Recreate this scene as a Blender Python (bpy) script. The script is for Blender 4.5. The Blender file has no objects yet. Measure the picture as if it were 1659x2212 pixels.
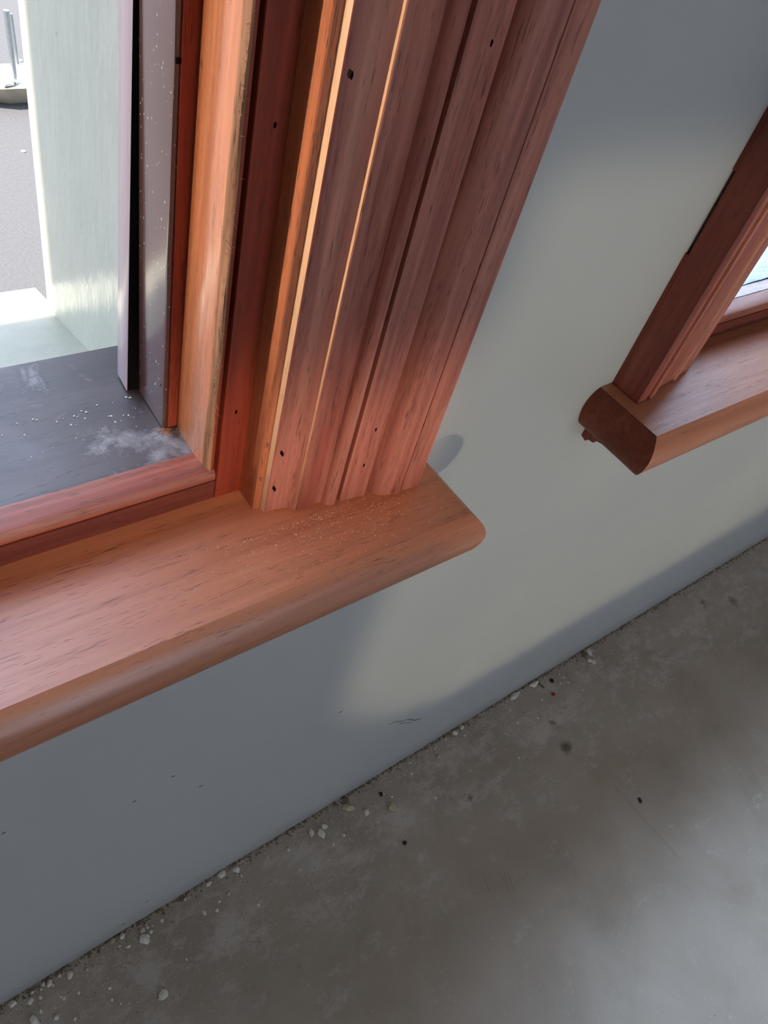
import bpy, bmesh, math, random
from mathutils import Matrix, Vector, noise as mnoise
random.seed(7)
C = bpy.context.scene.collection
SC = bpy.context.scene

# ------------------------------------------------------------------ camera
F_PX, W_PX, H_PX = 1664.06, 1659.0, 2212.0
R = ((0.78991895, -0.30289198, 0.53318336),
     (-0.56915148, -0.68577427, 0.45363008),
     (0.22824252, -0.66179309, -0.71409751))
CAM = Vector((0.0, 0.0, 1.1))
cd = bpy.data.cameras.new('camera'); cam = bpy.data.objects.new('camera', cd); C.objects.link(cam)
cd.sensor_fit = 'VERTICAL'; cd.sensor_height = 24.0; cd.lens = F_PX / H_PX * 24.0
cd.clip_start = 0.01; cd.clip_end = 500
m = Matrix.Identity(4)
for i in range(3):
    m[i][0] = R[i][0]; m[i][1] = -R[i][1]; m[i][2] = -R[i][2]; m[i][3] = CAM[i]
cam.matrix_world = m
SC.camera = cam

# ------------------------------------------------------------------ sky, sun, lamps, exposure
SC.view_settings.view_transform = 'Standard'; SC.view_settings.look = 'None'
SC.view_settings.exposure = 0.0; SC.view_settings.gamma = 1.0
SC.view_settings.use_curve_mapping = False
SKY = 4.2
wd = bpy.data.worlds.new('sky'); SC.world = wd; wd.use_nodes = True
nt = wd.node_tree; nt.nodes.clear()
wo = nt.nodes.new('ShaderNodeOutputWorld'); bg = nt.nodes.new('ShaderNodeBackground')
tc = nt.nodes.new('ShaderNodeTexCoord'); sx = nt.nodes.new('ShaderNodeSeparateXYZ'); cr = nt.nodes.new('ShaderNodeValToRGB')
cr.color_ramp.elements[0].position = 0.0; cr.color_ramp.elements[0].color = (0.62, 0.72, 0.84, 1)
cr.color_ramp.elements[1].position = 0.7; cr.color_ramp.elements[1].color = (0.66, 0.83, 1.16, 1)
nt.links.new(tc.outputs['Generated'], sx.inputs[0]); nt.links.new(sx.outputs['Z'], cr.inputs[0])
nt.links.new(cr.outputs[0], bg.inputs[0]); bg.inputs[1].default_value = SKY
nt.links.new(bg.outputs[0], wo.inputs[0])

def aim(o, d):                       # lamp shines along d
    o.rotation_euler = Vector(d).to_track_quat('-Z', 'Y').to_euler()
sd = bpy.data.lights.new('sun', 'SUN'); sd.energy = 22.0; sd.angle = math.radians(0.6); sd.color = (1.0, 0.93, 0.80)
sun = bpy.data.objects.new('sun', sd); C.objects.link(sun); sun.location = (-4, 2, 5)
aim(sun, (0.60, -0.004, -0.80))
# added lamps shaping the bright patch on the wall; its real source is unknown
def beam(name, x0, x1, z0, z1, d, dist, watts_m2, col, spread):   # soft-edged lamp beam that covers x0..x1, z0..z1 of the window wall
    d = Vector(d).normalized(); k = bpy.data.lights.new(name, 'AREA'); k.shape = 'RECTANGLE'
    k.size = (x1 - x0) * math.cos(math.atan2(d.x, d.y)); k.size_y = (z1 - z0) * math.cos(math.asin(d.z))
    k.energy = watts_m2 * k.size * k.size_y; k.color = col; k.spread = math.radians(spread)
    o = bpy.data.objects.new(name, k); C.objects.link(o)
    o.location = Vector(((x0 + x1) / 2, 0.262, (z0 + z1) / 2)) - d * dist; aim(o, d)
WARM = (1.0, 0.92, 0.68)
DIR = (0.55, 1.0, 0.05)
beam('added_room_beam', 0.345, 1.42, 0.42, 0.960, DIR, 1.7, 0.85, WARM, 3)
for k in range(7):                   # rounded lower corner of the patch, shaped by thin added beams
    t = (k + 0.5) / 7; zt = 0.42 - 0.23 * k / 7
    beam('added_room_beam', 0.345 + 0.30 * (1 - math.sqrt(1 - t * t)), 1.42, zt - 0.23 / 7, zt, DIR, 1.7, 0.85, WARM, 3)
beam('added_room_beam', 0.02, 0.330, 0.735, 0.84, (0.10, 0.80, -0.45), 1.6, 2.3, (1.0, 0.76, 0.54), 4)  # added warm beam brightening the sill and the foot of the casing

# added low warm lamp outside, grazing in through the left window like reflected sun
gd = bpy.data.lights.new('added_grazing_lamp', 'AREA'); gd.shape = 'RECTANGLE'; gd.size = 0.25; gd.size_y = 1.25; gd.energy = 1.15; gd.color = (1.0, 0.80, 0.60); gd.spread = math.radians(1.6)
gl = bpy.data.objects.new('added_grazing_lamp', gd); C.objects.link(gl)
gdir = Vector((math.cos(math.radians(15.5)), -math.sin(math.radians(15.5)), 0.0)).normalized()
gl.location = Vector((0.19, 0.205, 1.47)) - gdir * 9.0; aim(gl, gdir)
# added cool lamp under the closed ceiling, brightening the floor away from the wall
kd = bpy.data.lights.new('added_floor_fill', 'AREA'); kd.shape = 'RECTANGLE'; kd.size = 2.9; kd.size_y = 1.6; kd.energy = 9.0; kd.color = (0.50, 0.71, 1.0); kd.spread = math.radians(7)
kl = bpy.data.objects.new('added_floor_fill', kd); C.objects.link(kl); kl.location = (1.95, -0.90, 2.9)

# ------------------------------------------------------------------ node helpers
def newmat(name):
    mt = bpy.data.materials.new(name); mt.use_nodes = True
    return mt, mt.node_tree.nodes, mt.node_tree.links, mt.node_tree.nodes['Principled BSDF']
def coords(N, L, scale, loc=(0, 0, 0)):
    t = N.new('ShaderNodeTexCoord'); mp = N.new('ShaderNodeMapping')
    mp.inputs['Scale'].default_value = scale; mp.inputs['Location'].default_value = loc
    L.new(t.outputs['Object'], mp.inputs[0]); return mp.outputs[0]
def noise(N, L, vec, scale=1.0, detail=3.0, rough=0.5, dist=0.0):
    n = N.new('ShaderNodeTexNoise'); n.inputs['Scale'].default_value = scale; n.inputs['Detail'].default_value = detail
    n.inputs['Roughness'].default_value = rough; n.inputs['Distortion'].default_value = dist
    L.new(vec, n.inputs['Vector']); return n.outputs['Fac']
def ramp(N, L, fac, stops, interp='LINEAR'):
    r = N.new('ShaderNodeValToRGB'); r.color_ramp.interpolation = interp
    e = r.color_ramp.elements
    while len(e) > 1: e.remove(e[-1])
    e[0].position = stops[0][0]; e[0].color = (*stops[0][1], 1)
    for p, c in stops[1:]:
        k = e.new(p); k.color = (*c, 1)
    L.new(fac, r.inputs[0]); return r.outputs[0]
def g3(v): return (v, v, v)
def mixc(N, L, fac, a, b, mode='MIX'):
    x = N.new('ShaderNodeMix'); x.data_type = 'RGBA'; x.blend_type = mode
    if isinstance(fac, float): x.inputs[0].default_value = fac
    else: L.new(fac, x.inputs[0])
    for k, v in ((6, a), (7, b)):
        if isinstance(v, tuple): x.inputs[k].default_value = (*v, 1)
        else: L.new(v, x.inputs[k])
    return x.outputs[2]
def math_(N, L, op, a, b=0.0):
    x = N.new('ShaderNodeMath'); x.operation = op
    for k, v in ((0, a), (1, b)):
        if isinstance(v, (int, float)): x.inputs[k].default_value = v
        else: L.new(v, x.inputs[k])
    return x.outputs[0]
def bump(N, L, b, h, strength, dist=0.001):
    u = N.new('ShaderNodeBump'); u.inputs['Strength'].default_value = strength; u.inputs['Distance'].default_value = dist
    L.new(h, u.inputs['Height']); L.new(u.outputs[0], b.inputs['Normal'])

def wood(name, c_dark, c_mid, c_light, axis='Z', rough=0.45, pore=0.5, pore_col=(0.03, 0.008, 0.006), spec=0.4, streak=1.0, coat=0.0, seed=0.0, blotch=None, porew=0.60):
    mt, N, L, b = newmat(name)
    lo = {'X': (1.0, 22.0, 22.0), 'Z': (22.0, 22.0, 1.0)}[axis]
    def sc(k, a): return tuple(a if v == 1.0 else k * 22.0 for v in lo)
    v1 = coords(N, L, sc(1.6, 1.5), (seed, seed * 2, seed))
    n1 = noise(N, L, v1, 1.6, 4, 0.6, 0.6)
    base = ramp(N, L, n1, [(0.28, c_dark), (0.50, c_mid), (0.74, c_light)])
    v2 = coords(N, L, sc(11.0, 14.0), (seed * 3, 0, seed))
    n2 = noise(N, L, v2, 1.0, 3, 0.6)
    fine = ramp(N, L, n2, [(0.3, g3(1 - 0.30 * streak)), (0.7, g3(1.0 + 0.0))])
    col = mixc(N, L, 1.0, base, fine, 'MULTIPLY')
    # open pores: short dark dashes along the grain
    v3 = coords(N, L, sc(115.0, 95.0), (seed * 5, 3.3, 1.7 + seed))
    n3 = noise(N, L, v3, 1.0, 1, 0.4)
    v4 = coords(N, L, sc(9.0, 20.0), (seed, 1.1, 9.0))
    n4 = noise(N, L, v4, 1.0, 2, 0.5)
    th = math_(N, L, 'SUBTRACT', n3, math_(N, L, 'MULTIPLY', math_(N, L, 'SUBTRACT', 0.62, n4), 0.45))
    pm = ramp(N, L, th, [(porew, g3(0)), (porew + 0.04, g3(1))])
    pf = math_(N, L, 'MULTIPLY', pm, pore)
    col = mixc(N, L, pf, col, pore_col)
    if blotch:
        vb = coords(N, L, (9, 9, 9), (seed, 4, 2)); nb = noise(N, L, vb, 1.0, 5, 0.65)
        fb = math_(N, L, 'MULTIPLY', ramp(N, L, nb, [(blotch[1], g3(0)), (blotch[1] + 0.16, g3(1))]), blotch[2])
        col = mixc(N, L, fb, col, blotch[0])
    L.new(col, b.inputs['Base Color'])
    rr = ramp(N, L, n2, [(0.2, g3(rough + 0.08)), (0.8, g3(rough - 0.05))]); L.new(rr, b.inputs['Roughness'])
    b.inputs['Specular IOR Level'].default_value = spec
    b.inputs['Coat Weight'].default_value = coat; b.inputs['Coat Roughness'].default_value = 0.18
    h = math_(N, L, 'SUBTRACT', math_(N, L, 'MULTIPLY', n2, 0.5), pf)
    bump(N, L, b, h, 0.35, 0.0004)
    return mt

M = {}
M['stool'] = wood('oiled_orange_brown_wood', (0.42, 0.130, 0.055), (0.53, 0.180, 0.085), (0.60, 0.225, 0.110), 'X', 0.36, 0.75, spec=0.9, seed=1.0, streak=0.5, porew=0.63)
M['casing'] = wood('red_brown_moulded_wood', (0.24, 0.038, 0.026), (0.48, 0.158, 0.110), (0.64, 0.265, 0.185), 'Z', 0.48, 0.6, spec=0.35, seed=2.0, streak=1.1)
M['casing_x'] = wood('red_brown_moulded_wood_across', (0.24, 0.038, 0.026), (0.48, 0.158, 0.110), (0.64, 0.265, 0.185), 'X', 0.48, 0.6, spec=0.35, seed=2.0)
M['casing2'] = wood('shaded_red_brown_moulded_wood', (0.13, 0.022, 0.014), (0.20, 0.044, 0.030), (0.27, 0.080, 0.055), 'Z', 0.48, 0.5, spec=0.35, seed=5.0)  # darker copy for the right casing's outer edge: shade put into the colour
M['arris'] = wood('pale_lit_arris_wood', (0.62, 0.32, 0.17), (0.74, 0.42, 0.23), (0.82, 0.52, 0.31), 'Z', 0.5, 0.3, spec=0.4, seed=3.0, streak=0.4)  # paler copy for the arrises, the light catching them put into the colour
M['lining'] = wood('orange_red_lining_wood', (0.42, 0.115, 0.045), (0.56, 0.18, 0.075), (0.64, 0.25, 0.11), 'Z', 0.42, 0.7, spec=0.4, seed=4.0)
M['frame'] = wood('deep_red_frame_wood', (0.22, 0.030, 0.014), (0.32, 0.052, 0.022), (0.40, 0.075, 0.032), 'Z', 0.45, 0.5, spec=0.3, seed=6.0)
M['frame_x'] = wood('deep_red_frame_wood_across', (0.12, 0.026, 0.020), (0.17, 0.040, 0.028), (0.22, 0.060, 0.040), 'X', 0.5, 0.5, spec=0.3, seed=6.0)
M['stop'] = wood('varnished_orange_stop_wood', (0.40, 0.11, 0.035), (0.55, 0.18, 0.065), (0.64, 0.235, 0.095), 'Z', 0.26, 0.6, (0.14, 0.03, 0.015), 0.6, seed=7.0, coat=0.6)
M['rough'] = wood('torn_pale_wood_fibre', (0.24, 0.09, 0.05), (0.46, 0.23, 0.125), (0.60, 0.35, 0.20), 'Z', 0.8, 0.7, spec=0.2, seed=8.0, streak=1.6)
M['channel'] = wood('bare_red_channel_wood', (0.26, 0.040, 0.020), (0.36, 0.065, 0.030), (0.42, 0.085, 0.038), 'Z', 0.6, 0.5, spec=0.3, seed=9.0)
M['bead'] = wood('red_brown_nosing_wood', (0.24, 0.060, 0.040), (0.33, 0.095, 0.060), (0.42, 0.14, 0.09), 'X', 0.38, 0.7, spec=0.5, seed=10.0, blotch=((0.62, 0.55, 0.55), 0.66, 0.4))

def painted(name, col, rough, axis='Z', speck=0.0, coat=0.4, seed=0.0, brush=0.25):
    mt, N, L, b = newmat(name)
    s = (900, 900, 14) if axis == 'Z' else (14, 900, 900)
    n = noise(N, L, coords(N, L, s, (seed, 0, 0)), 1.0, 2, 0.6)
    c = ramp(N, L, n, [(0.2, tuple(k * 0.85 for k in col)), (0.8, tuple(min(1, k * 1.12) for k in col))])
    if speck:
        n2 = noise(N, L, coords(N, L, (900, 900, 420), (seed, 2, 5)), 1.0, 1, 0.3)
        c = mixc(N, L, ramp(N, L, n2, [(speck, g3(0)), (speck + 0.03, g3(1))]), c, (0.75, 0.66, 0.58))
    L.new(c, b.inputs['Base Color']); b.inputs['Roughness'].default_value = rough
    b.inputs['Coat Weight'].default_value = coat; b.inputs['Coat Roughness'].default_value = 0.15
    bump(N, L, b, n, brush, 0.0004)
    return mt
M['darkpaint'] = painted('glossy_dark_brown_paint', (0.095, 0.042, 0.036), 0.24, speck=0.75, coat=0.9, seed=1.0)
M['purple'] = painted('weathered_purple_brown_paint', (0.38, 0.28, 0.29), 0.35, coat=0.4, seed=2.0)
M['black'] = painted('black_paint_gap_shade', (0.003, 0.0025, 0.003), 0.7, coat=0.0)  # near-black gaps: black paint with the deep shade put into its colour
M['black'].node_tree.nodes['Principled BSDF'].inputs['Specular IOR Level'].default_value = 0.15

# weathered dark outer sill, grain along x, chalky scuffs
mt, N, L, b = newmat('weathered_dark_sill_paint')
n1 = noise(N, L, coords(N, L, (5, 60, 60)), 1.0, 4, 0.6)
c = ramp(N, L, n1, [(0.3, (0.034, 0.020, 0.019)), (0.7, (0.070, 0.046, 0.044))])
n2 = noise(N, L, coords(N, L, (24, 24, 24), (3, 1, 0)), 1.0, 7, 0.72, 0.4)
t = N.new('ShaderNodeTexCoord'); dd = N.new('ShaderNodeVectorMath'); dd.operation = 'DISTANCE'
dd.inputs[1].default_value = (0.150, 0.322, 0.778); L.new(t.outputs['Object'], dd.inputs[0])
near = ramp(N, L, dd.outputs['Value'], [(0.0, g3(0.16)), (0.06, g3(0.08)), (0.16, g3(0.0))])
f = ramp(N, L, math_(N, L, 'ADD', n2, near), [(0.64, g3(0)), (0.80, g3(1))])
c = mixc(N, L, math_(N, L, 'MULTIPLY', f, 0.65), c, (0.38, 0.37, 0.38))
n3 = noise(N, L, coords(N, L, (110, 1300, 1300), (0, 0, 0)), 1.0, 1, 0.4)
pf = ramp(N, L, n3, [(0.66, g3(0)), (0.71, g3(1))])
c = mixc(N, L, math_(N, L, 'MULTIPLY', pf, 0.8), c, (0.015, 0.010, 0.010))
L.new(c, b.inputs['Base Color'])
L.new(ramp(N, L, n2, [(0.3, g3(0.34)), (0.7, g3(0.55))]), b.inputs['Roughness'])
b.inputs['Specular IOR Level'].default_value = 0.85
bump(N, L, b, math_(N, L, 'SUBTRACT', n2, pf), 0.3, 0.0005)
M['sill'] = mt

# interior wall paint
mt, N, L, b = newmat('interior_grey_wall_paint')
n1 = noise(N, L, coords(N, L, (3, 3, 3)), 1.0, 3, 0.5)
c = ramp(N, L, n1, [(0.3, (0.465, 0.460, 0.450)), (0.7, (0.51, 0.502, 0.487))])
n2 = noise(N, L, coords(N, L, (260, 260, 120), (5, 0, 0)), 1.0, 2, 0.5)
c = mixc(N, L, ramp(N, L, n2, [(0.80, g3(0)), (0.83, g3(0.6))]), c, (0.12, 0.12, 0.12))
sz = N.new('ShaderNodeSeparateXYZ'); t = N.new('ShaderNodeTexCoord'); L.new(t.outputs['Object'], sz.inputs[0])
n4 = noise(N, L, coords(N, L, (14, 14, 30), (1, 1, 1)), 1.0, 4, 0.6)
dz = math_(N, L, 'ADD', sz.outputs['Z'], math_(N, L, 'MULTIPLY', math_(N, L, 'SUBTRACT', n4, 0.5), 0.05))
dirt = ramp(N, L, dz, [(0.0, g3(0.45)), (0.05, g3(0.0))])
c = mixc(N, L, dirt, c, (0.24, 0.20, 0.16))
L.new(c, b.inputs['Base Color']); b.inputs['Roughness'].default_value = 0.42
b.inputs['Specular IOR Level'].default_value = 0.35
n5 = noise(N, L, coords(N, L, (420, 420, 420)), 1.0, 3, 0.6); bump(N, L, b, n5, 0.12, 0.0006)
M['wall'] = mt

# glossy cream masonry paint
mt, N, L, b = newmat('cream_gloss_masonry_paint')
n1 = noise(N, L, coords(N, L, (20, 20, 20)), 1.0, 5, 0.6)
c = ramp(N, L, n1, [(0.3, (0.45, 0.44, 0.355)), (0.7, (0.50, 0.49, 0.40))])
n2 = noise(N, L, coords(N, L, (230, 230, 150), (2, 0, 1)), 1.0, 1, 0.4)
c = mixc(N, L, ramp(N, L, n2, [(0.80, g3(0)), (0.82, g3(0.8))]), c, (0.2, 0.19, 0.17))
L.new(c, b.inputs['Base Color']); b.inputs['Roughness'].default_value = 0.20
b.inputs['Specular IOR Level'].default_value = 0.5
n3 = noise(N, L, coords(N, L, (60, 60, 25), (0, 0, 3)), 1.0, 4, 0.6); bump(N, L, b, n3, 0.35, 0.003)
M['masonry'] = mt
M['ledge'] = None

# concrete floor with plaster dust
mt, N, L, b = newmat('dusty_concrete_floor')
n1 = noise(N, L, coords(N, L, (7, 7, 7)), 1.0, 6, 0.6, 0.3)
c = ramp(N, L, n1, [(0.28, (0.37, 0.295, 0.225)), (0.5, (0.44, 0.36, 0.285)), (0.72, (0.51, 0.425, 0.345))])
t = N.new('ShaderNodeTexCoord'); sy = N.new('ShaderNodeSeparateXYZ'); L.new(t.outputs['Object'], sy.inputs[0])
near = ramp(N, L, sy.outputs['Y'], [(0.0, g3(0.0)), (0.10, g3(0.03)), (0.20, g3(0.11)), (0.2618, g3(0.05))])
n2 = noise(N, L, coords(N, L, (16, 24, 16), (4, 2, 0)), 1.0, 10, 0.80, 0.08)
dust = ramp(N, L, math_(N, L, 'ADD', n2, near), [(0.57, g3(0)), (0.68, g3(1))])
c = mixc(N, L, math_(N, L, 'MULTIPLY', dust, 0.65), c, (0.66, 0.585, 0.52))
n3 = noise(N, L, coords(N, L, (300, 300, 300), (7, 1, 0)), 1.0, 2, 0.5)
c = mixc(N, L, ramp(N, L, n3, [(0.68, g3(0)), (0.73, g3(0.7))]), c, (0.66, 0.59, 0.52))
n6 = noise(N, L, coords(N, L, (190, 190, 190), (1, 6, 0)), 1.0, 2, 0.5)
c = mixc(N, L, ramp(N, L, n6, [(0.74, g3(0)), (0.78, g3(0.7))]), c, (0.06, 0.045, 0.03))
for (x, y, r) in ((0.812, 0.184, 0.013), (0.80, 0.14, 0.012), (1.37, 0.187, 0.016), (0.60, 0.16, 0.010), (1.30, 0.215, 0.014)):
    dn = N.new('ShaderNodeVectorMath'); dn.operation = 'DISTANCE'; dn.inputs[1].default_value = (x, y, 0); L.new(t.outputs['Object'], dn.inputs[0])
    w = math_(N, L, 'ADD', dn.outputs['Value'], math_(N, L, 'MULTIPLY', math_(N, L, 'SUBTRACT', n2, 0.5), 0.05))
    c = mixc(N, L, ramp(N, L, w, [(r * 0.2, g3(0.75)), (r, g3(0))]), c, (0.05, 0.042, 0.025))
# trowel swirls and fine scratches
wv = N.new('ShaderNodeTexWave'); wv.wave_type = 'RINGS'; wv.rings_direction = 'Z'; wv.inputs['Scale'].default_value = 1.6
wv.inputs['Distortion'].default_value = 3.0; wv.inputs['Detail'].default_value = 4
L.new(coords(N, L, (1, 1, 1), (-0.5, 0.1, 0)), wv.inputs['Vector'])
c = mixc(N, L, math_(N, L, 'MULTIPLY', wv.outputs['Fac'], 0.10), c, (0.42, 0.37, 0.31))
L.new(c, b.inputs['Base Color'])
L.new(ramp(N, L, n2, [(0.35, g3(0.38)), (0.65, g3(0.6))]), b.inputs['Roughness'])
b.inputs['Specular IOR Level'].default_value = 0.4
bump(N, L, b, math_(N, L, 'ADD', n3, dust), 0.25, 0.0008)
M['floor'] = mt

def _late(): M['ledge'] = plain('weathered_ledge_paint', (0.32, 0.305, 0.235), 0.55, 40, 0.10, 0.3)
def plain(name, col, rough=0.8, ns=30, var=0.2, bmp=0.3, metal=0.0, bd=0.003):
    mt, N, L, b = newmat(name)
    n = noise(N, L, coords(N, L, (ns, ns, ns)), 1.0, 5, 0.6)
    L.new(ramp(N, L, n, [(0.3, tuple(k * (1 - var) for k in col)), (0.7, tuple(min(1, k * (1 + var)) for k in col))]), b.inputs['Base Color'])
    b.inputs['Roughness'].default_value = rough; b.inputs['Metallic'].default_value = metal
    if bmp: bump(N, L, b, n, bmp, bd)
    return mt
M['asphalt'] = plain('grey_asphalt', (0.060, 0.057, 0.058), 0.9, 120, 0.18)
M['stone'] = plain('pale_stone', (0.36, 0.32, 0.26), 0.85, 20, 0.15)
M['metal'] = plain('galvanised_metal', (0.45, 0.50, 0.52), 0.35, 60, 0.1, 0.1, 1.0)
M['chip'] = plain('pale_plaster_chip', (0.84, 0.77, 0.66), 0.9, 300, 0.15, 0.4, bd=0.0006)
M['tan'] = plain('tan_plaster_chip', (0.62, 0.50, 0.33), 0.9, 300, 0.2, 0.4, bd=0.0006)
M['dirt'] = plain('brown_dirt', (0.22, 0.17, 0.115), 0.95, 300, 0.3, 0.4, bd=0.0006)
M['darkgrit'] = plain('dark_grit', (0.04, 0.032, 0.026), 0.9, 300, 0.3, 0.2, bd=0.0006)
M['redgrit'] = plain('red_grit', (0.35, 0.02, 0.02), 0.7, 300, 0.2, 0.2)
M['sawdust'] = plain('pale_sawdust', (0.72, 0.45, 0.28), 0.9, 300, 0.2, 0)
M['fleck'] = plain('white_plaster_fleck', (0.85, 0.83, 0.80), 0.9, 300, 0.1, 0)
M['film'] = plain('pale_blue_film', (0.60, 0.78, 0.86), 0.35, 90, 0.10, 0.6, bd=0.004)
M['paper'] = plain('pale_pink_paper', (0.86, 0.76, 0.76), 0.7, 160, 0.08, 0.5)
M['plaster'] = plain('room_white_paint', (0.70, 0.69, 0.66), 0.8, 5, 0.05, 0)
M['hole'] = plain('dark_nail_hole', (0.012, 0.006, 0.005), 1.0, 10, 0.0, 0)
M['hole'].node_tree.nodes['Principled BSDF'].inputs['Specular IOR Level'].default_value = 0.0
M['end_shaded'] = wood('shaded_sill_end_wood', (0.13, 0.026, 0.012), (0.17, 0.036, 0.016), (0.22, 0.055, 0.026), 'X', 0.45, 0.4, spec=0.3, seed=12.0)  # sill wood darkened for the end faces: their shade is in the colour
M['caulk'] = plain('grey_caulk', (0.30, 0.28, 0.26), 0.8, 100, 0.15, 0.3)

_late()
# ------------------------------------------------------------------ mesh helpers
def finish(name, bm, mat, parent=None, smooth=None, kind=None, label=None, cat=None, group=None):
    bmesh.ops.recalc_face_normals(bm, faces=bm.faces[:])
    if smooth:
        lim = math.radians(smooth)
        for f_ in bm.faces: f_.smooth = True
        for e in bm.edges:
            if len(e.link_faces) == 2 and e.calc_face_angle(0) > lim: e.smooth = False
    me = bpy.data.meshes.new(name); bm.to_mesh(me); bm.free()
    for mm in (mat if isinstance(mat, (list, tuple)) else [mat]): me.materials.append(mm)
    o = bpy.data.objects.new(name, me); C.objects.link(o)
    if parent: o.parent = parent
    if kind: o['kind'] = kind
    if label: o['label'] = label
    if cat: o['category'] = cat
    if group: o['group'] = group
    return o
def empty(name, loc, label, cat=None, kind=None, group=None):
    o = bpy.data.objects.new(name, None); C.objects.link(o); o.empty_display_size = 0.05
    o['label'] = label
    if cat: o['category'] = cat
    if kind: o['kind'] = kind
    if group: o['group'] = group
    return o                       # kept at the origin so that children share one coordinate frame
def box(bm, x0, x1, y0, y1, z0, z1, mi=0):
    v = [bm.verts.new(p) for p in ((x0, y0, z0), (x1, y0, z0), (x1, y1, z0), (x0, y1, z0), (x0, y0, z1), (x1, y0, z1), (x1, y1, z1), (x0, y1, z1))]
    for q in ((0, 1, 2, 3), (4, 5, 6, 7), (0, 1, 5, 4), (1, 2, 6, 5), (2, 3, 7, 6), (3, 0, 4, 7)):
        f_ = bm.faces.new([v[i] for i in q]); f_.material_index = mi
def boxobj(name, b6, mat, parent=None, bev=0.0, **k):
    bm = bmesh.new(); box(bm, *b6)
    if bev: bmesh.ops.bevel(bm, geom=bm.edges[:] + bm.verts[:], offset=bev, segments=2, affect='EDGES')
    return finish(name, bm, mat, parent, 35 if bev else None, **k)
def sweep(bm, rings, mids=None, caps=True):
    rv = [[bm.verts.new(p) for p in r] for r in rings]; n = len(rings[0])
    for a, b_ in zip(rv[:-1], rv[1:]):
        for i in range(n):
            f_ = bm.faces.new((a[i], a[(i + 1) % n], b_[(i + 1) % n], b_[i]))
            if mids: f_.material_index = mids[i]
    if caps:
        for r in (rv[0], rv[-1]): bm.faces.new(r)
def arc(cx, cy, rx, ry, a0, a1, n):
    return [(cx + rx * math.cos(math.radians(a0 + (a1 - a0) * i / n)), cy + ry * math.sin(math.radians(a0 + (a1 - a0) * i / n))) for i in range(n + 1)]

XR1, XL1 = 0.1866, -1.2134          # window 1 lining faces
XL2, XR2 = 0.8335 - 0.1866, 1.6469  # window 2
ZT = 2.50                           # head of both openings
WY = 0.2618                         # room face of the window wall
ZS = 0.7494                         # top of the sill boards
Z1 = 0.7775                         # top of the outer timber sill

def member(name, prof, side, xl, xr, z0, mat, parent, mids=None, smooth=35, wob=None, **k):
    """prof: closed (u, y) polygon, u = distance outward from the lining face. side: right / left jamb or head, mitred at the head."""
    bm = bmesh.new()
    if side == 'head':
        rings = [[(xl - u, y, ZT + u) for u, y in prof], [(xr + u, y, ZT + u) for u, y in prof]]
    else:
        s, x0 = (1, xr) if side == 'right' else (-1, xl)
        nz = 60 if wob else 1
        rings = []
        for i in range(nz + 1):
            t = i / nz
            rg = []
            for j, (u, y) in enumerate(prof):
                z = z0 + (ZT + u - z0) * t
                du, dy = wob(j, z) if wob else (0, 0)
                rg.append((x0 + s * (u + du), y + dy, z))
            rings.append(rg)
    sweep(bm, rings, mids)
    return finish(name, bm, mat, parent, smooth, **k)
def seg_mats(prof, test):           # which profile edges take the second material
    n = len(prof); return [1 if test(prof[i], prof[(i + 1) % n]) else 0 for i in range(n)]

# ------------------------------------------------------------------ room shell
def wall_with_openings(name, y0, y1, xa, xb, z0, z1, ops, mat, parent=None, **k):
    bm = bmesh.new(); x = xa
    for (a, b_, c0, c1) in ops:
        box(bm, x, a, y0, y1, z0, z1); box(bm, a, b_, y0, y1, z0, c0); box(bm, a, b_, y0, y1, c1, z1); x = b_
    box(bm, x, xb, y0, y1, z0, z1)
    return finish(name, bm, mat, parent, **k)
wf = wall_with_openings('wall_front', WY, 0.378, -2.6, 3.6, 0.0, 3.0,
    [(XL1 - 0.04, XR1 + 0.04, 0.70, ZT + 0.04), (XL2 - 0.04, XR2 + 0.04, 0.70, ZT + 0.04)], M['wall'], kind='structure',
    label='grey painted interior wall between and below the two timber windows', cat='wall')
wo_ = wall_with_openings('wall_outer', 0.378, 0.552, -3.2, 4.2, -0.30, 3.5,
    [(-1.195, 0.168, 0.66, 2.48), (0.6655, 1.6285, 0.66, 2.48)], M['masonry'], kind='structure',
    label='cream gloss painted masonry reveal outside the left window', cat='wall')
fl = bmesh.new(); box(fl, -2.7, 3.7, -3.4, WY + 0.05, -0.12, 0.0)
floor = finish('floor', fl, M['floor'], kind='structure', label='dusty bare concrete floor with plaster crumbs along the wall', cat='floor')
bm = bmesh.new(); box(bm, -2.7, 3.7, -3.4, 0.378, 3.0, 3.1)
finish('ceiling', bm, M['plaster'], kind='structure', label='white ceiling of the room above the windows', cat='ceiling')
bm = bmesh.new(); box(bm, -2.7, -2.6, -3.4, 0.378, 0.0, 3.0)
finish('wall_left', bm, M['plaster'], kind='structure', label='white side wall at the left end of the room', cat='wall')
bm = bmesh.new(); box(bm, 3.6, 3.7, -3.4, 0.378, 0.0, 3.0)
finish('wall_right', bm, M['plaster'], kind='structure', label='white side wall at the right end of the room', cat='wall')
wall_with_openings('wall_back', -3.4, -3.3, -2.6, 3.6, 0.0, 3.0, [(0.2, 1.2, 0.0, 2.2)], M['plaster'], kind='structure',
    label='white back wall with a wide doorway opening behind the camera', cat='wall')

# masonry ledges outside each window, falling outwards
def ledge(x0, x1, par):
    bm = bmesh.new()
    pr_ = [(0.378, 0.742), (0.598, 0.690), (0.603, 0.686), (0.603, 0.63), (0.378, 0.63)]
    sweep(bm, [[(x0, y, z) for y, z in pr_], [(x1, y, z) for y, z in pr_]])
    return finish('ledge', bm, M['ledge'], par)
ledge(-1.20, 0.173, wo_); ledge(0.66, 1.63, wo_)

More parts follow.
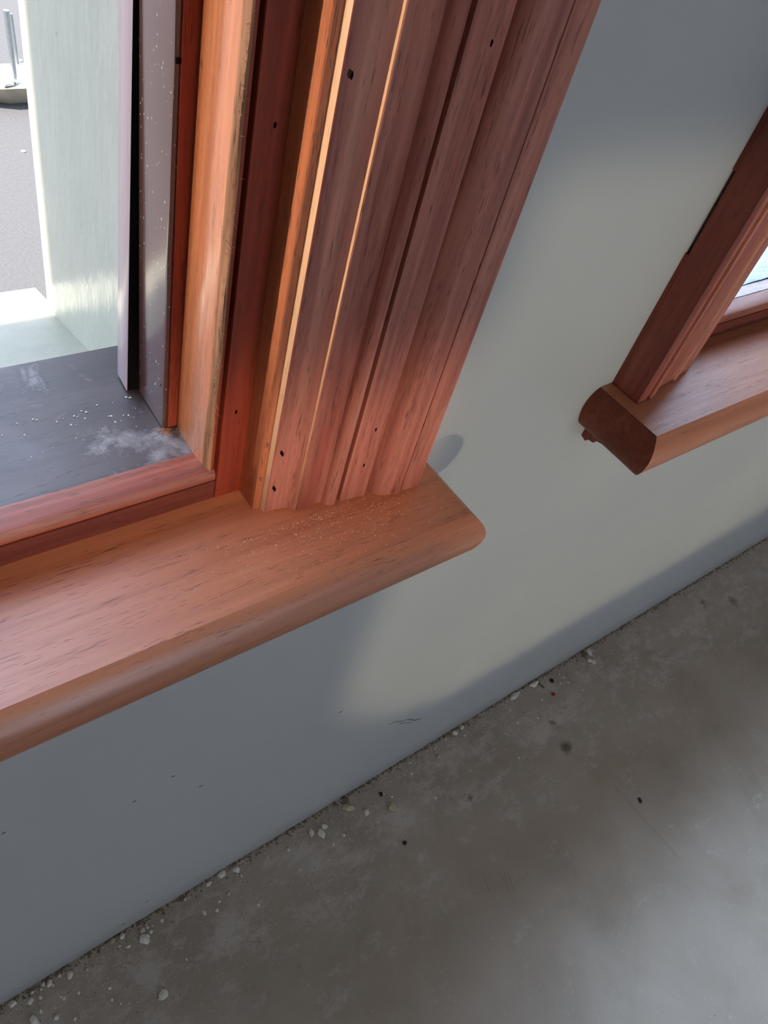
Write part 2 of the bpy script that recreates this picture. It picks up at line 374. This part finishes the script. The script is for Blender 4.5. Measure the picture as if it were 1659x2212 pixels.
# ------------------------------------------------------------------ the moulded casings
CAS = [(0.0041, 0.2612), (0.0041, 0.2578), (0.0049, 0.2535), (0.0056, 0.2530), (0.0125, 0.2528), (0.0165, 0.2522), (0.0195, 0.2508), (0.0215, 0.2492), (0.0228, 0.2486),
       (0.0230, 0.2468), (0.0236, 0.2463), (0.0365, 0.2462), (0.0395, 0.2468), (0.0420, 0.2466),
       (0.0432, 0.2440), (0.0448, 0.2420), (0.0472, 0.2411), (0.0495, 0.2417), (0.0512, 0.2440), (0.0518, 0.2474),
       (0.0528, 0.2472), (0.0534, 0.2425), (0.0715, 0.2402), (0.0727, 0.2440), (0.0745, 0.2452), (0.0765, 0.2412),
       (0.0790, 0.2375), (0.0830, 0.2352), (0.0880, 0.2337), (0.0925, 0.2326), (0.0938, 0.2320), (0.0946, 0.2326),
       (0.0952, 0.2362), (0.0964, 0.2366), (0.0974, 0.2340), (0.1000, 0.2332), (0.1108, 0.2326), (0.1116, 0.2332), (0.1116, 0.2612)]
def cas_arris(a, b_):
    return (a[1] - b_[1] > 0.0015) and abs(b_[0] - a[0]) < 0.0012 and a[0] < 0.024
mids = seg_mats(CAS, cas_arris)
casing = []
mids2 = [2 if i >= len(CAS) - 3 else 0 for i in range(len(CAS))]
for n, (xl, xr, mv, lb) in enumerate(((XL1, XR1, M['casing'], 'moulded red-brown timber casing around the left window, pale lit inner arris'),
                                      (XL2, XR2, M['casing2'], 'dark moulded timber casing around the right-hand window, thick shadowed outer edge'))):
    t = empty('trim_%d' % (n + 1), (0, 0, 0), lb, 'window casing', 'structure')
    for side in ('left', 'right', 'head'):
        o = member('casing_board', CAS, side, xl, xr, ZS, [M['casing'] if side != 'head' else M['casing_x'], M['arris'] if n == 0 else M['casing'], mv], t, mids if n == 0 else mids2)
        casing.append((n, side, o))
c1 = [o for n, s, o in casing if n == 0 and s == 'right'][0]
c2 = [o for n, s, o in casing if n == 1 and s == 'left'][0]
for v in c2.data.vertices:
    if v.co.y > 0.2608: v.co.y = 0.2588        # this board stands a little off the wall
# filler between the lower part of the right casing and the wall; the gap stays open above it
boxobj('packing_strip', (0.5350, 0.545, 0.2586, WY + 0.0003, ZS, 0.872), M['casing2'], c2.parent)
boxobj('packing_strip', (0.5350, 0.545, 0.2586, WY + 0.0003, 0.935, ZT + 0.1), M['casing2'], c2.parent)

# ------------------------------------------------------------------ sill boards (bullnose on front and returned ends)
def sill_board(name, x0, x1, label, parent_kind='structure'):
    bm = bmesh.new()
    t0 = math.radians(24); prof = [(0.0, ZS)]
    for k in range(1, 9):
        t = t0 + (math.pi / 2 - t0) * k / 8
        prof.append((0.0113 * (math.sin(t) - math.sin(t0)) / (1 - math.sin(t0)), ZS - 0.0185 * (math.cos(t0) - math.cos(t)) / math.cos(t0)))
    for k in range(1, 8):
        t = math.radians(90) * k / 7
        prof.append((0.0113 * math.cos(t) ** 0.9 - 0.002 * (k / 7), ZS - 0.0185 - 0.0227 * math.sin(t)))
    prof.append((-0.012, ZS - 0.0412))
    yf, yb = 0.1972, 0.2760
    rings = []
    for d, z in prof:
        rings.append([(x0 - d, WY - 0.0004, z), (x0 - d, yf - d, z), (x1 + d, yf - d, z), (x1 + d, WY - 0.0004, z)])
    rv = [[bm.verts.new(p) for p in r] for r in rings]
    for a, b_ in zip(rv[:-1], rv[1:]):
        for i in range(3): bm.faces.new((a[i], a[i + 1], b_[i + 1], b_[i])).material_index = 1 if i != 1 else 0
    bm.faces.new(rv[0]); bm.faces.new(rv[-1])
    bm.faces.new([r[3] for r in rv] + [r[0] for r in rv][::-1])
    # tongue reaching back between the linings
    o = finish(name, bm, [M['stool'], M['end_shaded'] if x0 > 0 else M['stool']], None, 17, kind=parent_kind, label=label, cat='window sill')
    bm = bmesh.new(); box(bm, x0 + 0.128, x1 - 0.128, WY - 0.0004, yb + 0.0006, ZS - 0.034, ZS)
    finish('sill_tongue', bm, M['stool'], o)
    return o
s1 = sill_board('trim_3', -1.3430, 0.3158, 'orange-brown bullnosed timber sill board in the foreground under the left window')
s2 = sill_board('trim_4', 0.5200, 1.7760, 'orange-brown timber sill board of the right-hand window, dark rounded left end')
for o_, xa, xb in ((s1, -1.33, 0.30), (s2, 0.5325, 1.764)):
    bm = bmesh.new()
    pr_ = [(WY - 0.0002, 0.7080), (WY - 0.0002, 0.6900), (0.2560, 0.6880), (0.2535, 0.6915), (0.2480, 0.6925), (0.2460, 0.6965), (0.2375, 0.6985), (0.2350, 0.7040), (0.2350, 0.7080)]
    sweep(bm, [[(xa, y, z) for y, z in pr_], [(xb, y, z) for y, z in pr_]])
    finish('apron_moulding', bm, M['casing2'], o_, label='small dark moulding under the sill board')

# ------------------------------------------------------------------ window frames
def rough_wob(j, z):
    a = mnoise.noise(Vector((j * 3.1, 0, z * 170))) * 0.0009 + mnoise.noise(Vector((j * 7.7, 4, z * 45))) * 0.0007
    b_ = mnoise.noise(Vector((j * 2.3, 9, z * 210))) * 0.0008
    return a, b_
def chip_wob(j, z):
    if j not in (2, 3): return (0, 0)
    a = mnoise.noise(Vector((1, 0, z * 60))) * 0.0007 + mnoise.noise(Vector((3, 0, z * 220))) * 0.0003
    return (a, 0)
def tilt_stop(j, z):                 # the old frame leans: each member a little out of plumb
    return ((z - Z1) * 0.010 * min(1, max(0, z - Z1) / 0.02) if j in (6, 7) and z < 1.3 else (0.0052 if j in (6, 7) else 0), 0)
def tilt_outer(j, z):
    return (0.022 * min(z - Z1, 0.5) if j in (1, 2, 3, 4) else 0, 0.0)
def window(name, xl, xr, label, full):
    w = empty(name, (0, 0, 0), label, 'window', 'structure')
    for side in ('right', 'left', 'head'):
        mem = lambda nm, prof, z0, mat, **k: member(nm, prof, side, xl, xr, z0, mat, w, **k)
        # lining face, with its thin room-side edge
        mem('reveal_lining', [(0.0, 0.2760), (-0.0001, 0.2586), (0.0006, 0.2580), (0.0040, 0.2577), (0.0040, 0.2600), (0.0046, 0.2615), (0.012, 0.2615), (0.012, 0.2760)], ZS, M['lining'])
        # frame face towards the room
        mem('frame_face', [(0.012, 0.2758), (-0.0162, 0.2758), (-0.0166, 0.2764), (-0.0166, 0.2860), (0.012, 0.2860)], ZS, M['frame'])
        mem('groove', [(-0.0166, 0.2850), (-0.0216, 0.2850), (-0.0216, 0.2890), (-0.0166, 0.2890)], Z1, M['black'])
        # inner stop: varnished face, torn corner
        mem('inner_stop', [(-0.0214, 0.2722), (-0.0240, 0.2722), (-0.0257, 0.2748), (-0.0259, 0.2800), (-0.0260, 0.2880), (-0.0254, 0.2884), (-0.0236, 0.3140), (-0.0232, 0.3152), (-0.0214, 0.3152)],
            Z1 - 0.001, [M['stop'], M['frame']], mids=[1, 1, 0, 0, 0, 0, 0, 0, 1], wob=tilt_stop if (full and side == 'right') else None)
        mem('torn_corner', [(-0.0236, 0.2713), (-0.0248, 0.2717), (-0.0258, 0.2731), (-0.0263, 0.2755), (-0.0250, 0.2760), (-0.0236, 0.2735)],
            Z1, M['rough'], wob=rough_wob if (full and side == 'right') else None)
        # bare channel, dark painted parting stile, black groove, outer stile
        mem('sash_channel', [(0.0, 0.3150), (-0.0290, 0.3150), (-0.0290, 0.3180), (0.0, 0.3180)], Z1, M['channel'])
        mem('parting_stile', [(-0.0265, 0.3175), (-0.0288, 0.3158), (-0.0304, 0.3155), (-0.0316, 0.3162), (-0.0320, 0.3178), (-0.0305, 0.3520), (-0.0265, 0.3530)],
            Z1, M['darkpaint'], wob=chip_wob if (full and side == 'right') else None)
        mem('outer_groove', [(-0.0265, 0.3522), (-0.0372, 0.3532), (-0.0372, 0.3552), (-0.0265, 0.3550)], Z1, M['black'], wob=tilt_outer if (full and side == 'right') else None)
        mem('outer_stile', [(-0.0240, 0.3545), (-0.0373, 0.3533), (-0.0376, 0.3540), (-0.0362, 0.3700), (-0.0355, 0.3712), (-0.0240, 0.3712)], Z1, M['purple'], wob=tilt_outer if (full and side == 'right') else None)
        mem('frame_box', [(0.030, 0.2860), (0.030, 0.3700), (-0.0200, 0.3700), (-0.0200, 0.2860)], Z1 - 0.03, M['frame'])
    # riser, nosing bead and the outer sill
    bm = bmesh.new(); box(bm, xl + 0.0172, xr - 0.0172, 0.2762, 0.3000, 0.705, 0.7640); box(bm, xl + 0.0172, xr - 0.0172, 0.2800, 0.3000, 0.7640, 0.7725)
    finish('riser', bm, M['frame_x'], w)
    bm = bmesh.new()
    pr_ = [(0.2890, 0.7790), (0.2738, 0.7806), (0.2712, 0.7798), (0.2696, 0.7780), (0.2690, 0.7756), (0.2695, 0.7733), (0.2710, 0.7716), (0.2735, 0.7708), (0.2790, 0.7710), (0.2890, 0.7710)]
    sweep(bm, [[(xl + 0.0240 + (0.289 - y) * 0.0, y, z) for y, z in pr_], [(xr - 0.0215 - (0.2 if False else 0) - max(0, (y - 0.271)) * 0.18, y, z) for y, z in pr_]])
    finish('nosing_bead', bm, M['bead'], w, 30)
    bm = bmesh.new()
    pr_ = [(0.2886, Z1), (0.4000, Z1 - 0.0030), (0.4040, Z1 - 0.007), (0.4040, 0.730), (0.2886, 0.730)]
    sweep(bm, [[(xl - 0.006, y, z) for y, z in pr_], [(xr + 0.006, y, z) for y, z in pr_]])
    finish('outer_sill', bm, M['sill'], w, 30)
    return w
w1 = window('window_1', XL1, XR1, 'old left window opening with glossy dark and orange timber jamb and weathered dark sill', True)
w2 = window('window_2', XL2, XR2, 'right-hand window opening seen past its dark casing, pale blue sheet on its sill', False)

# ------------------------------------------------------------------ ray helper: a photo pixel to a point on a plane, used once to read positions
def at(px_, py_, axis, val):
    c = Vector((px_ - W_PX / 2, py_ - H_PX / 2, F_PX))
    r = Vector([sum(R[i][k] * c[k] for k in range(3)) for i in range(3)])
    return CAM + r * ((val - CAM[axis]) / r[axis])

# nail holes: thin dark plugs let into the surfaces
def plug(parent, p, ax, w_, h_):
    bm = bmesh.new()
    ring = [(w_ * math.cos(a), h_ * math.sin(a)) for a in [i * math.pi / 4 for i in range(8)]]
    if ax == 'y': rr = [[(p[0] + a, p[1] + d, p[2] + b_) for a, b_ in ring] for d in (-0.00015, 0.002)]
    else: rr = [[(p[0] + d, p[1] + a, p[2] + b_) for a, b_ in ring] for d in (-0.00015, 0.002)]
    sweep(bm, rr); return finish('nail_hole', bm, M['hole'], parent)
def surf(x):                        # height of the left window's casing profile at x
    u = x - XR1; f_ = [q for q in CAS[1:-1]]
    for a, b_ in zip(f_[:-1], f_[1:]):
        if a[0] <= u <= b_[0] and b_[0] > a[0]: return a[1] + (b_[1] - a[1]) * (u - a[0]) / (b_[0] - a[0])
    return 0.24
for (a, b_) in ((760, 163), (1062, 93), (611, 982), (594, 1058), (786, 1005), (812, 928)):
    y = 0.243
    for _ in range(6):
        p = at(a, b_, 1, y); y = surf(p.x)
    plug(c1, (p.x, y, p.z), 'y', 0.0006, 0.0015)
kid = lambda w, nm: [o for o in w.children if o.name.split('.')[0] == nm][0]
for (a, b_) in ((594, 270), (510, 890)):
    p = at(a, b_, 1, 0.2758); plug(kid(w1, 'frame_face'), p, 'y', 0.0008, 0.0014)
for (a, b_) in ((486, 300), (437, 849), (433, 873)):
    p = at(a, b_, 0, XR1 - 0.0255); plug(kid(w1, 'inner_stop'), p, 'x', 0.0006, 0.0013)
for (a, b_) in ((381, 131), (348, 832)):
    p = at(a, b_, 0, XR1 - 0.0318); plug(kid(w1, 'parting_stile'), p, 'x', 0.0006, 0.0013)

# torn fibres curling off the corner of the inner stop
bm = bmesh.new()
for i in range(520):
    z = 0.80 + random.random() ** 1.3 * 0.33
    if random.random() > 0.35 + 0.65 * abs(mnoise.noise(Vector((0, 0, z * 22)))) * 2: continue
    p = Vector((XR1 - 0.0250 + random.uniform(-0.0010, 0.0010), 0.2722 + random.uniform(-0.0005, 0.0012), z))
    d = Vector((random.uniform(-0.6, 0.8), random.uniform(-1.1, -0.2), random.uniform(-1, 1))).normalized()
    ln = random.uniform(0.0008, 0.0030); r_ = 0.00010; prev = None
    cu = Vector((random.uniform(-1, 1), random.uniform(-1, 1), random.uniform(-1.4, 0.6)))
    for k in range(4):
        q = p + d * ln * k / 3 + cu * ln * 0.35 * (k / 3) ** 2
        tri = [bm.verts.new(q + Vector((r_ * math.cos(a), r_ * math.sin(a), 0.00006 * math.cos(a)))) for a in (0, 2.09, 4.19)]
        if prev:
            for s in range(3): bm.faces.new((prev[s], prev[(s + 1) % 3], tri[(s + 1) % 3], tri[s]))
        prev = tri
finish('torn_fibres', bm, M['rough'], w1, kind='stuff', label='pale torn wood fibres on the stop corner')

# ------------------------------------------------------------------ debris
def chip_mesh(name, r, flat=0.5, elong=1.0, seed=0):
    bm = bmesh.new(); bmesh.ops.create_icosphere(bm, subdivisions=1, radius=r)
    rs = random.Random(seed)
    for v in bm.verts:
        k = 1 + rs.uniform(-0.28, 0.28); v.co *= k; v.co.z *= flat; v.co.x *= elong
    zmin = min(v.co.z for v in bm.verts)
    for v in bm.verts: v.co.z -= zmin
    me = bpy.data.meshes.new(name); bmesh.ops.recalc_face_normals(bm, faces=bm.faces[:]); bm.to_mesh(me); bm.free(); return me
def chip(px_, py_, r, mat, label, group=None, elong=1.0, ang=None, name='plaster_chip', cat='plaster chip', flat=0.5):
    p = at(px_, py_, 2, 0.0)
    me = chip_mesh(name, r, flat, elong, int(px_ * 7 + py_)); me.materials.append(M[mat])
    o = bpy.data.objects.new(name, me); C.objects.link(o)
    ext = r * (1.0 if ang == 0.1 else max(elong, 1.0)) * 1.35
    o.location = (p.x, min(p.y, WY - ext), -0.0003); o.rotation_euler = (0, 0, random.uniform(0, 6.28) if ang is None else ang)
    o['label'] = label; o['category'] = cat
    if group: o['group'] = group
    return o
big = [
 (312, 2029, 0.0058, 'chip', 1.3, 'largest white plaster chip on the floor, lower left near the wall foot'),
 (308, 2011, 0.0033, 'chip', 1.2, 'small white chip touching the upper side of the largest plaster chip'),
 (326, 2013, 0.0022, 'chip', 1.2, 'tiny white chip just right of the largest plaster chip'),
 (151, 2106, 0.0042, 'chip', 1.2, 'white plaster chip alone on the floor left of the largest chip'),
 (107, 2125, 0.0033, 'chip', 1.3, 'right one of two white chips lying side by side near the lower left corner'),
 (94, 2126, 0.0026, 'chip', 1.0, 'left one of two white chips lying side by side near the lower left corner'),
 (66, 2163, 0.0035, 'chip', 1.3, 'white chip on the floor below the side-by-side pair, lower left corner'),
 (27, 2170, 0.0044, 'chip', 1.0, 'greyish plaster lump against the wall foot in the far lower left corner'),
 (73, 2205, 0.0040, 'chip', 1.4, 'white chip cut by the bottom edge of the photo at lower left'),
 (121, 2198, 0.0032, 'chip', 1.1, 'round white chip near the bottom edge of the photo at lower left'),
 (353, 2149, 0.0055, 'chip', 1.3, 'flat pale chip half sunk in dust below the largest plaster chip'),
 (350, 1989, 0.0024, 'chip', 1.0, 'small white crumb up right of the largest plaster chip'),
 (263, 2019, 0.0034, 'chip', 1.3, 'white chip at the wall foot left of the largest plaster chip'),
 (244, 2033, 0.0030, 'tan', 1.3, 'tan chip at the wall foot left of the largest plaster chip'),
 (442, 1973, 0.0026, 'chip', 1.4, 'thin white chip standing alone between the largest chip and the wall'),
 (469, 1967, 0.0028, 'chip', 1.0, 'white crumb right of the thin white chip on bare concrete'),
 (509, 1880, 0.0038, 'chip', 1.6, 'slender white chip near the wall foot below the dark crack'),
 (477, 1885, 0.0038, 'chip', 2.0, 'long pale splinter of plaster lying against the wall foot'),
 (450, 1908, 0.0032, 'chip', 1.5, 'white flake at the wall foot left of the long splinter'),
 (493, 1931, 0.0032, 'tan', 1.1, 'tan crumb in the dust below the slender white chip'),
 (673, 1800, 0.0044, 'chip', 1.5, 'upright oval white chip, left of a group of three by the wall'),
 (694, 1801, 0.0050, 'chip', 1.5, 'slanting white chip, lower middle of the group of three by the wall'),
 (701, 1786, 0.0040, 'chip', 1.2, 'pale chip at the top of the group of three by the wall'),
 (752, 1745, 0.0056, 'tan', 1.6, 'long tan plaster chip by the wall, left of the round white one'),
 (792, 1757, 0.0044, 'chip', 1.1, 'round white chip between the two tan plaster chips'),
 (847, 1746, 0.0056, 'tan', 1.2, 'chunky tan plaster chip right of the round white one'),
 (746, 1728, 0.0050, 'dirt', 1.1, 'brown lump at the wall foot above the long tan chip'),
 (947, 1636, 0.0036, 'tan', 1.2, 'small tan chip on the floor near the middle of the wall foot'),
 (978, 1578, 0.0044, 'chip', 1.2, 'left white crumb of a pair at the middle of the wall foot'),
 (994, 1569, 0.0040, 'chip', 1.1, 'right white crumb of a pair at the middle of the wall foot'),
 (1104, 1497, 0.0058, 'chip', 2.2, 'left one of two long white plaster slivers lying along the wall foot'),
 (1150, 1474, 0.0052, 'chip', 2.6, 'right one of two long white plaster slivers lying along the wall foot'),
 (1261, 1414, 0.0058, 'dirt', 1.2, 'brown lump in the pile of crumbs at the wall foot under the right window'),
 (1269, 1407, 0.0058, 'chip', 1.4, 'upper white chip in the pile of crumbs under the right window'),
 (1273, 1428, 0.0048, 'chip', 1.2, 'middle white chip in the pile of crumbs under the right window'),
 (1281, 1431, 0.0044, 'chip', 1.2, 'lowest white chip in the pile of crumbs under the right window'),
]
for (a, b_, r, mt_, el, lb) in big: chip(a, b_, r, mt_, lb, elong=el, ang=(0.1 if el >= 2.0 else None))
chip(1191, 1471, 0.0048, 'darkgrit', 'dark brown crumb on the floor above the tiny red one', name='dirt_crumb', cat='dirt crumb')
chip(1195, 1500, 0.0036, 'redgrit', 'tiny red crumb on the floor near the wall foot', name='red_crumb', cat='crumb')
chip(823, 1717, 0.0036, 'darkgrit', 'dark crumb on the floor above the chunky tan chip', name='dirt_crumb', cat='dirt crumb')
chip(874, 1821, 0.0034, 'darkgrit', 'dark crumb alone in the dust below the chunky tan chip', name='dirt_crumb', cat='dirt crumb')
chip(1382, 1729, 0.0030, 'darkgrit', 'dark fleck on the bare floor right of the dark stains', elong=1.8, name='dirt_crumb', cat='dirt crumb')
chip(1160, 1472, 0.0034, 'dirt', 'dark wooden splinter at the wall foot beside the right-hand white sliver', elong=3.0, ang=1.9, name='wood_splinter', cat='splinter')
# shared small crumbs along the wall foot
protos = [chip_mesh('plaster_crumb', 0.0019, 0.6, 1.2, s) for s in range(5)]
for me in protos: me.materials.append(M['chip'])
for i in range(70):
    x = -0.02 + 1.0 * random.random() ** 1.3; y = WY - 0.006 - abs(random.gauss(0, 0.030))
    o = bpy.data.objects.new('plaster_crumb', protos[i % 5]); C.objects.link(o)
    o.location = (x, y, -0.0002); o.rotation_euler = (0, 0, random.uniform(0, 6.28)); s = random.uniform(0.6, 1.25); o.scale = (s, s, s)
    o['label'] = 'tiny pale plaster crumb scattered on the floor beside the wall'; o['category'] = 'plaster crumb'; o['group'] = 'tiny plaster crumbs along the wall foot'
def grit(name, n, f, mat, rr, **k):
    bm = bmesh.new(); dark = k.pop('dark', 0)
    for i in range(n):
        x, y, z = f(); r = random.uniform(*rr); a = random.uniform(0, 6.28)
        ps = [(x + r * math.cos(a + t) * random.uniform(.6, 1.4), y + r * math.sin(a + t) * random.uniform(.6, 1.4), z) for t in (0, 1.57, 3.14, 4.71)]
        b0 = [bm.verts.new(q) for q in ps]; tp = bm.verts.new((x, y, z + r * random.uniform(.7, 1.3)))
        mi = 1 if random.random() < dark else 0
        bm.faces.new(b0).material_index = mi
        for s in range(4): bm.faces.new((b0[s], b0[(s + 1) % 4], tp)).material_index = mi
    return finish(name, bm, [M[mat], M['darkgrit']], k.pop('parent', None), kind='stuff', **k)
def clus():
    while True:
        x = random.uniform(-0.1, 1.6); y = WY - 0.002 - random.expovariate(1 / 0.045)
        if y > -0.1 and mnoise.noise(Vector((x * 9, y * 14, 0))) + random.uniform(-0.25, 0.35) > 0: return x, y, -0.0001
grit('floor_grit', 5000, clus, 'chip', (0.0003, 0.0009), dark=0.12, label='fine pale and dark grit strewn over the concrete near the wall', cat='grit')
grit('wall_foot_dirt', 1700, lambda: (random.uniform(-0.1, 1.8), WY - 0.0008 - random.expovariate(1 / 0.0022), -0.0001), 'dirt', (0.0008, 0.0022), label='brown dirt packed along the joint of wall and floor', cat='dirt')
def sd_f():
    while True:
        x = random.gauss(0.225, 0.045); y = random.gauss(0.226, 0.014) if random.random() < 0.8 else 0.2330 - random.expovariate(1 / 0.003) + 0.055 * max(0, 0.25 - x) * 2
        if 0.02 < x < 0.31 and 0.199 < y < (0.2312 if x > 0.27 else 0.2395 if x > 0.20 else 0.252): return x, y, ZS
grit('sawdust', 420, sd_f, 'sawdust', (0.00018, 0.00050), label='pale sawdust specks on the left sill board below the casing', cat='sawdust')
grit('sill_flecks', 130, lambda: (min(0.1515, XR1 - 0.037 - random.expovariate(1 / 0.055)), random.uniform(0.291, 0.350), Z1 - 0.0015 * (0) - 0.0012), 'fleck', (0.0002, 0.0007), label='white plaster flecks on the weathered dark outer sill', cat='flecks')
grit('corner_sawdust', 160, lambda: (XR1 - 0.031 + random.gauss(0, 0.0022), 0.3130 + random.gauss(0, 0.0018), Z1 - 0.0008), 'rough', (0.0003, 0.0008), label='tan sawdust heaped in the corner of the dark sill', cat='sawdust')

# long hairline scratches in the concrete
def scratch(x0, y0, x1, y1, w_=1.0):
    p, q = at(x0, y0, 2, 0.0), at(x1, y1, 2, 0.0); d = (q - p).normalized(); n_ = Vector((-d.y, d.x, 0)) * 0.00022 * w_
    bm = bmesh.new(); sweep(bm, [[p + n_ - Vector((0, 0, 0.001)), p - n_ - Vector((0, 0, 0.001)), p - n_ + Vector((0, 0, 0.0001)), p + n_ + Vector((0, 0, 0.0001))],
                                 [q + n_ - Vector((0, 0, 0.001)), q - n_ - Vector((0, 0, 0.001)), q - n_ + Vector((0, 0, 0.0001)), q + n_ + Vector((0, 0, 0.0001))]])
    finish('scratch', bm, M['dirt'], floor)
for a in ((1325, 1688, 1330, 1700), (1330, 1700, 1375, 1752), (1375, 1752, 1470, 1858), (1098, 1888, 1112, 1930), (1090, 1884, 1100, 1926), (1044, 1888, 1058, 1928), (1080, 1884, 1092, 1910), (658, 1890, 740, 2012, 0.7)): scratch(*a)
# marks on the wall
def mark(pts, w_):
    bm = bmesh.new()
    for (a, b_), (c_, d_) in zip(pts[:-1], pts[1:]):
        p, q = at(a, b_, 1, WY), at(c_, d_, 1, WY); d = (q - p); n_ = Vector((-d.z, 0, d.x)).normalized() * w_
        vs = [(p.x + n_.x, WY - 0.0002, p.z + n_.z), (q.x + n_.x, WY - 0.0002, q.z + n_.z), (q.x - n_.x, WY - 0.0002, q.z - n_.z), (p.x - n_.x, WY - 0.0002, p.z - n_.z)]
        bk = [(x, y + 0.0008, z) for x, y, z in vs]; sweep(bm, [vs, bk])
    return finish('scuff_mark', bm, M['darkgrit'], wf)
mark([(840, 1566), (852, 1559), (868, 1558), (884, 1553)], 0.0004); mark([(884, 1554), (897, 1556), (909, 1552)], 0.0006); mark([(862, 1563), (890, 1560)], 0.0003)
for (a, b_) in ((374, 1677), (434, 1698), (290, 1731), (8, 1799), (318, 1947), (266, 1996), (735, 1538)):
    mark([(a - 4, b_ + 2), (a + 4, b_ - 2)], 0.0006)
mark([(490, 1873), (507, 1862)], 0.0014)

# ------------------------------------------------------------------ second window: sheet and paper strip on the outer sill
def sheet(name, y0, y1, z, amp, mat, label, par):
    bm = bmesh.new(); nx, ny = 150, 24; x0, x1 = XL2 + 0.04, XR2 - 0.04
    def zz(x, y): return z + amp * (mnoise.noise(Vector((x * 30, y * 60, z))) + 0.5 * mnoise.noise(Vector((x * 90, y * 130, z))))
    def grid(off): return [[bm.verts.new((x0 + (x1 - x0) * i / nx, y0 + (y1 - y0) * j / ny, zz(x0 + (x1 - x0) * i / nx, y0 + (y1 - y0) * j / ny) + off)) for j in range(ny + 1)] for i in range(nx + 1)]
    tp = grid(0.0004); bt = grid(-0.0002)
    for i in range(nx):
        for j in range(ny):
            bm.faces.new((tp[i][j], tp[i + 1][j], tp[i + 1][j + 1], tp[i][j + 1])); bm.faces.new((bt[i][j], bt[i][j + 1], bt[i + 1][j + 1], bt[i + 1][j]))
    edge = [(i, 0) for i in range(nx + 1)] + [(nx, j) for j in range(1, ny + 1)] + [(i, ny) for i in range(nx - 1, -1, -1)] + [(0, j) for j in range(ny - 1, 0, -1)]
    for a, b_ in zip(edge, edge[1:] + edge[:1]):
        bm.faces.new((tp[a[0]][a[1]], tp[b_[0]][b_[1]], bt[b_[0]][b_[1]], bt[a[0]][a[1]]))
    return finish(name, bm, M[mat], None, 60, label=label, cat='sheet')
sheet('plastic_sheet', 0.3035, 0.3975, Z1 + 0.0024, 0.0016, 'film', 'pale blue rippled sheet lying on the right window outer sill', w2)
sheet('paper_strip', 0.2900, 0.3028, Z1 + 0.0012, 0.0005, 'paper', 'pale pink creased paper strip beside the blue sheet, right window', w2)

# ------------------------------------------------------------------ outside
bm = bmesh.new(); box(bm, -30, 40, 0.552, 60, -0.5, -0.30)
finish('ground', bm, M['asphalt'], kind='structure', label='grey asphalt ground outside beyond the left window', cat='ground')
t = empty('concrete_block', (0, 0, 0), 'white concrete block lying on the asphalt outside, behind the metal post', 'block')
bm = bmesh.new()
GB = -0.30; TB = -0.225
fb = [at(-60, 214, 2, GB), at(22, 224, 2, GB), at(160, 216, 2, GB)]
ft = [at(-60, 186, 2, TB), at(4, 193, 2, TB), at(160, 187, 2, TB)]
bt = [at(-60, 139, 2, TB), at(4, 138, 2, TB), at(160, 134, 2, TB)]
bb = [p + Vector((0, 0, GB - TB)) for p in bt]
vs = [[bm.verts.new(p) for p in q] for q in (fb, ft, bt, bb)]
for a, b_ in ((0, 1), (1, 2), (2, 3), (3, 0)):
    for k in range(2): bm.faces.new((vs[a][k], vs[a][k + 1], vs[b_][k + 1], vs[b_][k]))
bm.faces.new([q[0] for q in vs]); bm.faces.new([q[2] for q in vs])
bo = finish('body', bm, M['stone'], t)
def tube(bm, pts, r, n=10):
    rings = []
    for i, p in enumerate(pts):
        p = Vector(p); a = Vector(pts[max(0, i - 1)]); b_ = Vector(pts[min(len(pts) - 1, i + 1)])
        d = (b_ - a).normalized(); u = d.orthogonal().normalized(); v = d.cross(u)
        if rings and False: pass
        rings.append([p + u * r * math.cos(k * 2 * math.pi / n) + v * r * math.sin(k * 2 * math.pi / n) for k in range(n)])
    sweep(bm, rings)
t = empty('metal_post', (0, 0, 0), 'thin galvanised metal post with a bent foot standing by the white block outside', 'post')
base = at(34, 180, 2, TB); topp = at(13, 22, 1, base.y)
bm = bmesh.new(); tube(bm, [base, base.lerp(topp, 0.5), topp], 0.0105); finish('tube', bm, M['metal'], t, 40)
bm = bmesh.new(); tube(bm, [base + Vector((0.022, 0.02, 0.06)), (base + Vector((0.022, 0.02, 0))).lerp(topp + Vector((0.022, 0.02, 0)), 0.93)], 0.0045); finish('stay_rod', bm, M['metal'], t, 40)
bm = bmesh.new(); tube(bm, [base + Vector((-0.055, -0.035, 0.011)), base + Vector((-0.02, -0.02, 0.008)), base + Vector((0, 0, 0.014))], 0.0105); finish('foot', bm, M['metal'], t, 40)
for (a, b_, lb) in ((44, 131, 'white stone fleck on the asphalt right of the metal post'), (51, 328, 'white stone fleck on the asphalt below the concrete block')):
    p = at(a, b_, 2, -0.30); me = chip_mesh('stone_fleck', 0.007, 0.5, 1.2, a); me.materials.append(M['fleck'])
    o = bpy.data.objects.new('stone_fleck', me); C.objects.link(o); o.location = (p.x, p.y, -0.301); o['label'] = lb; o['category'] = 'stone'
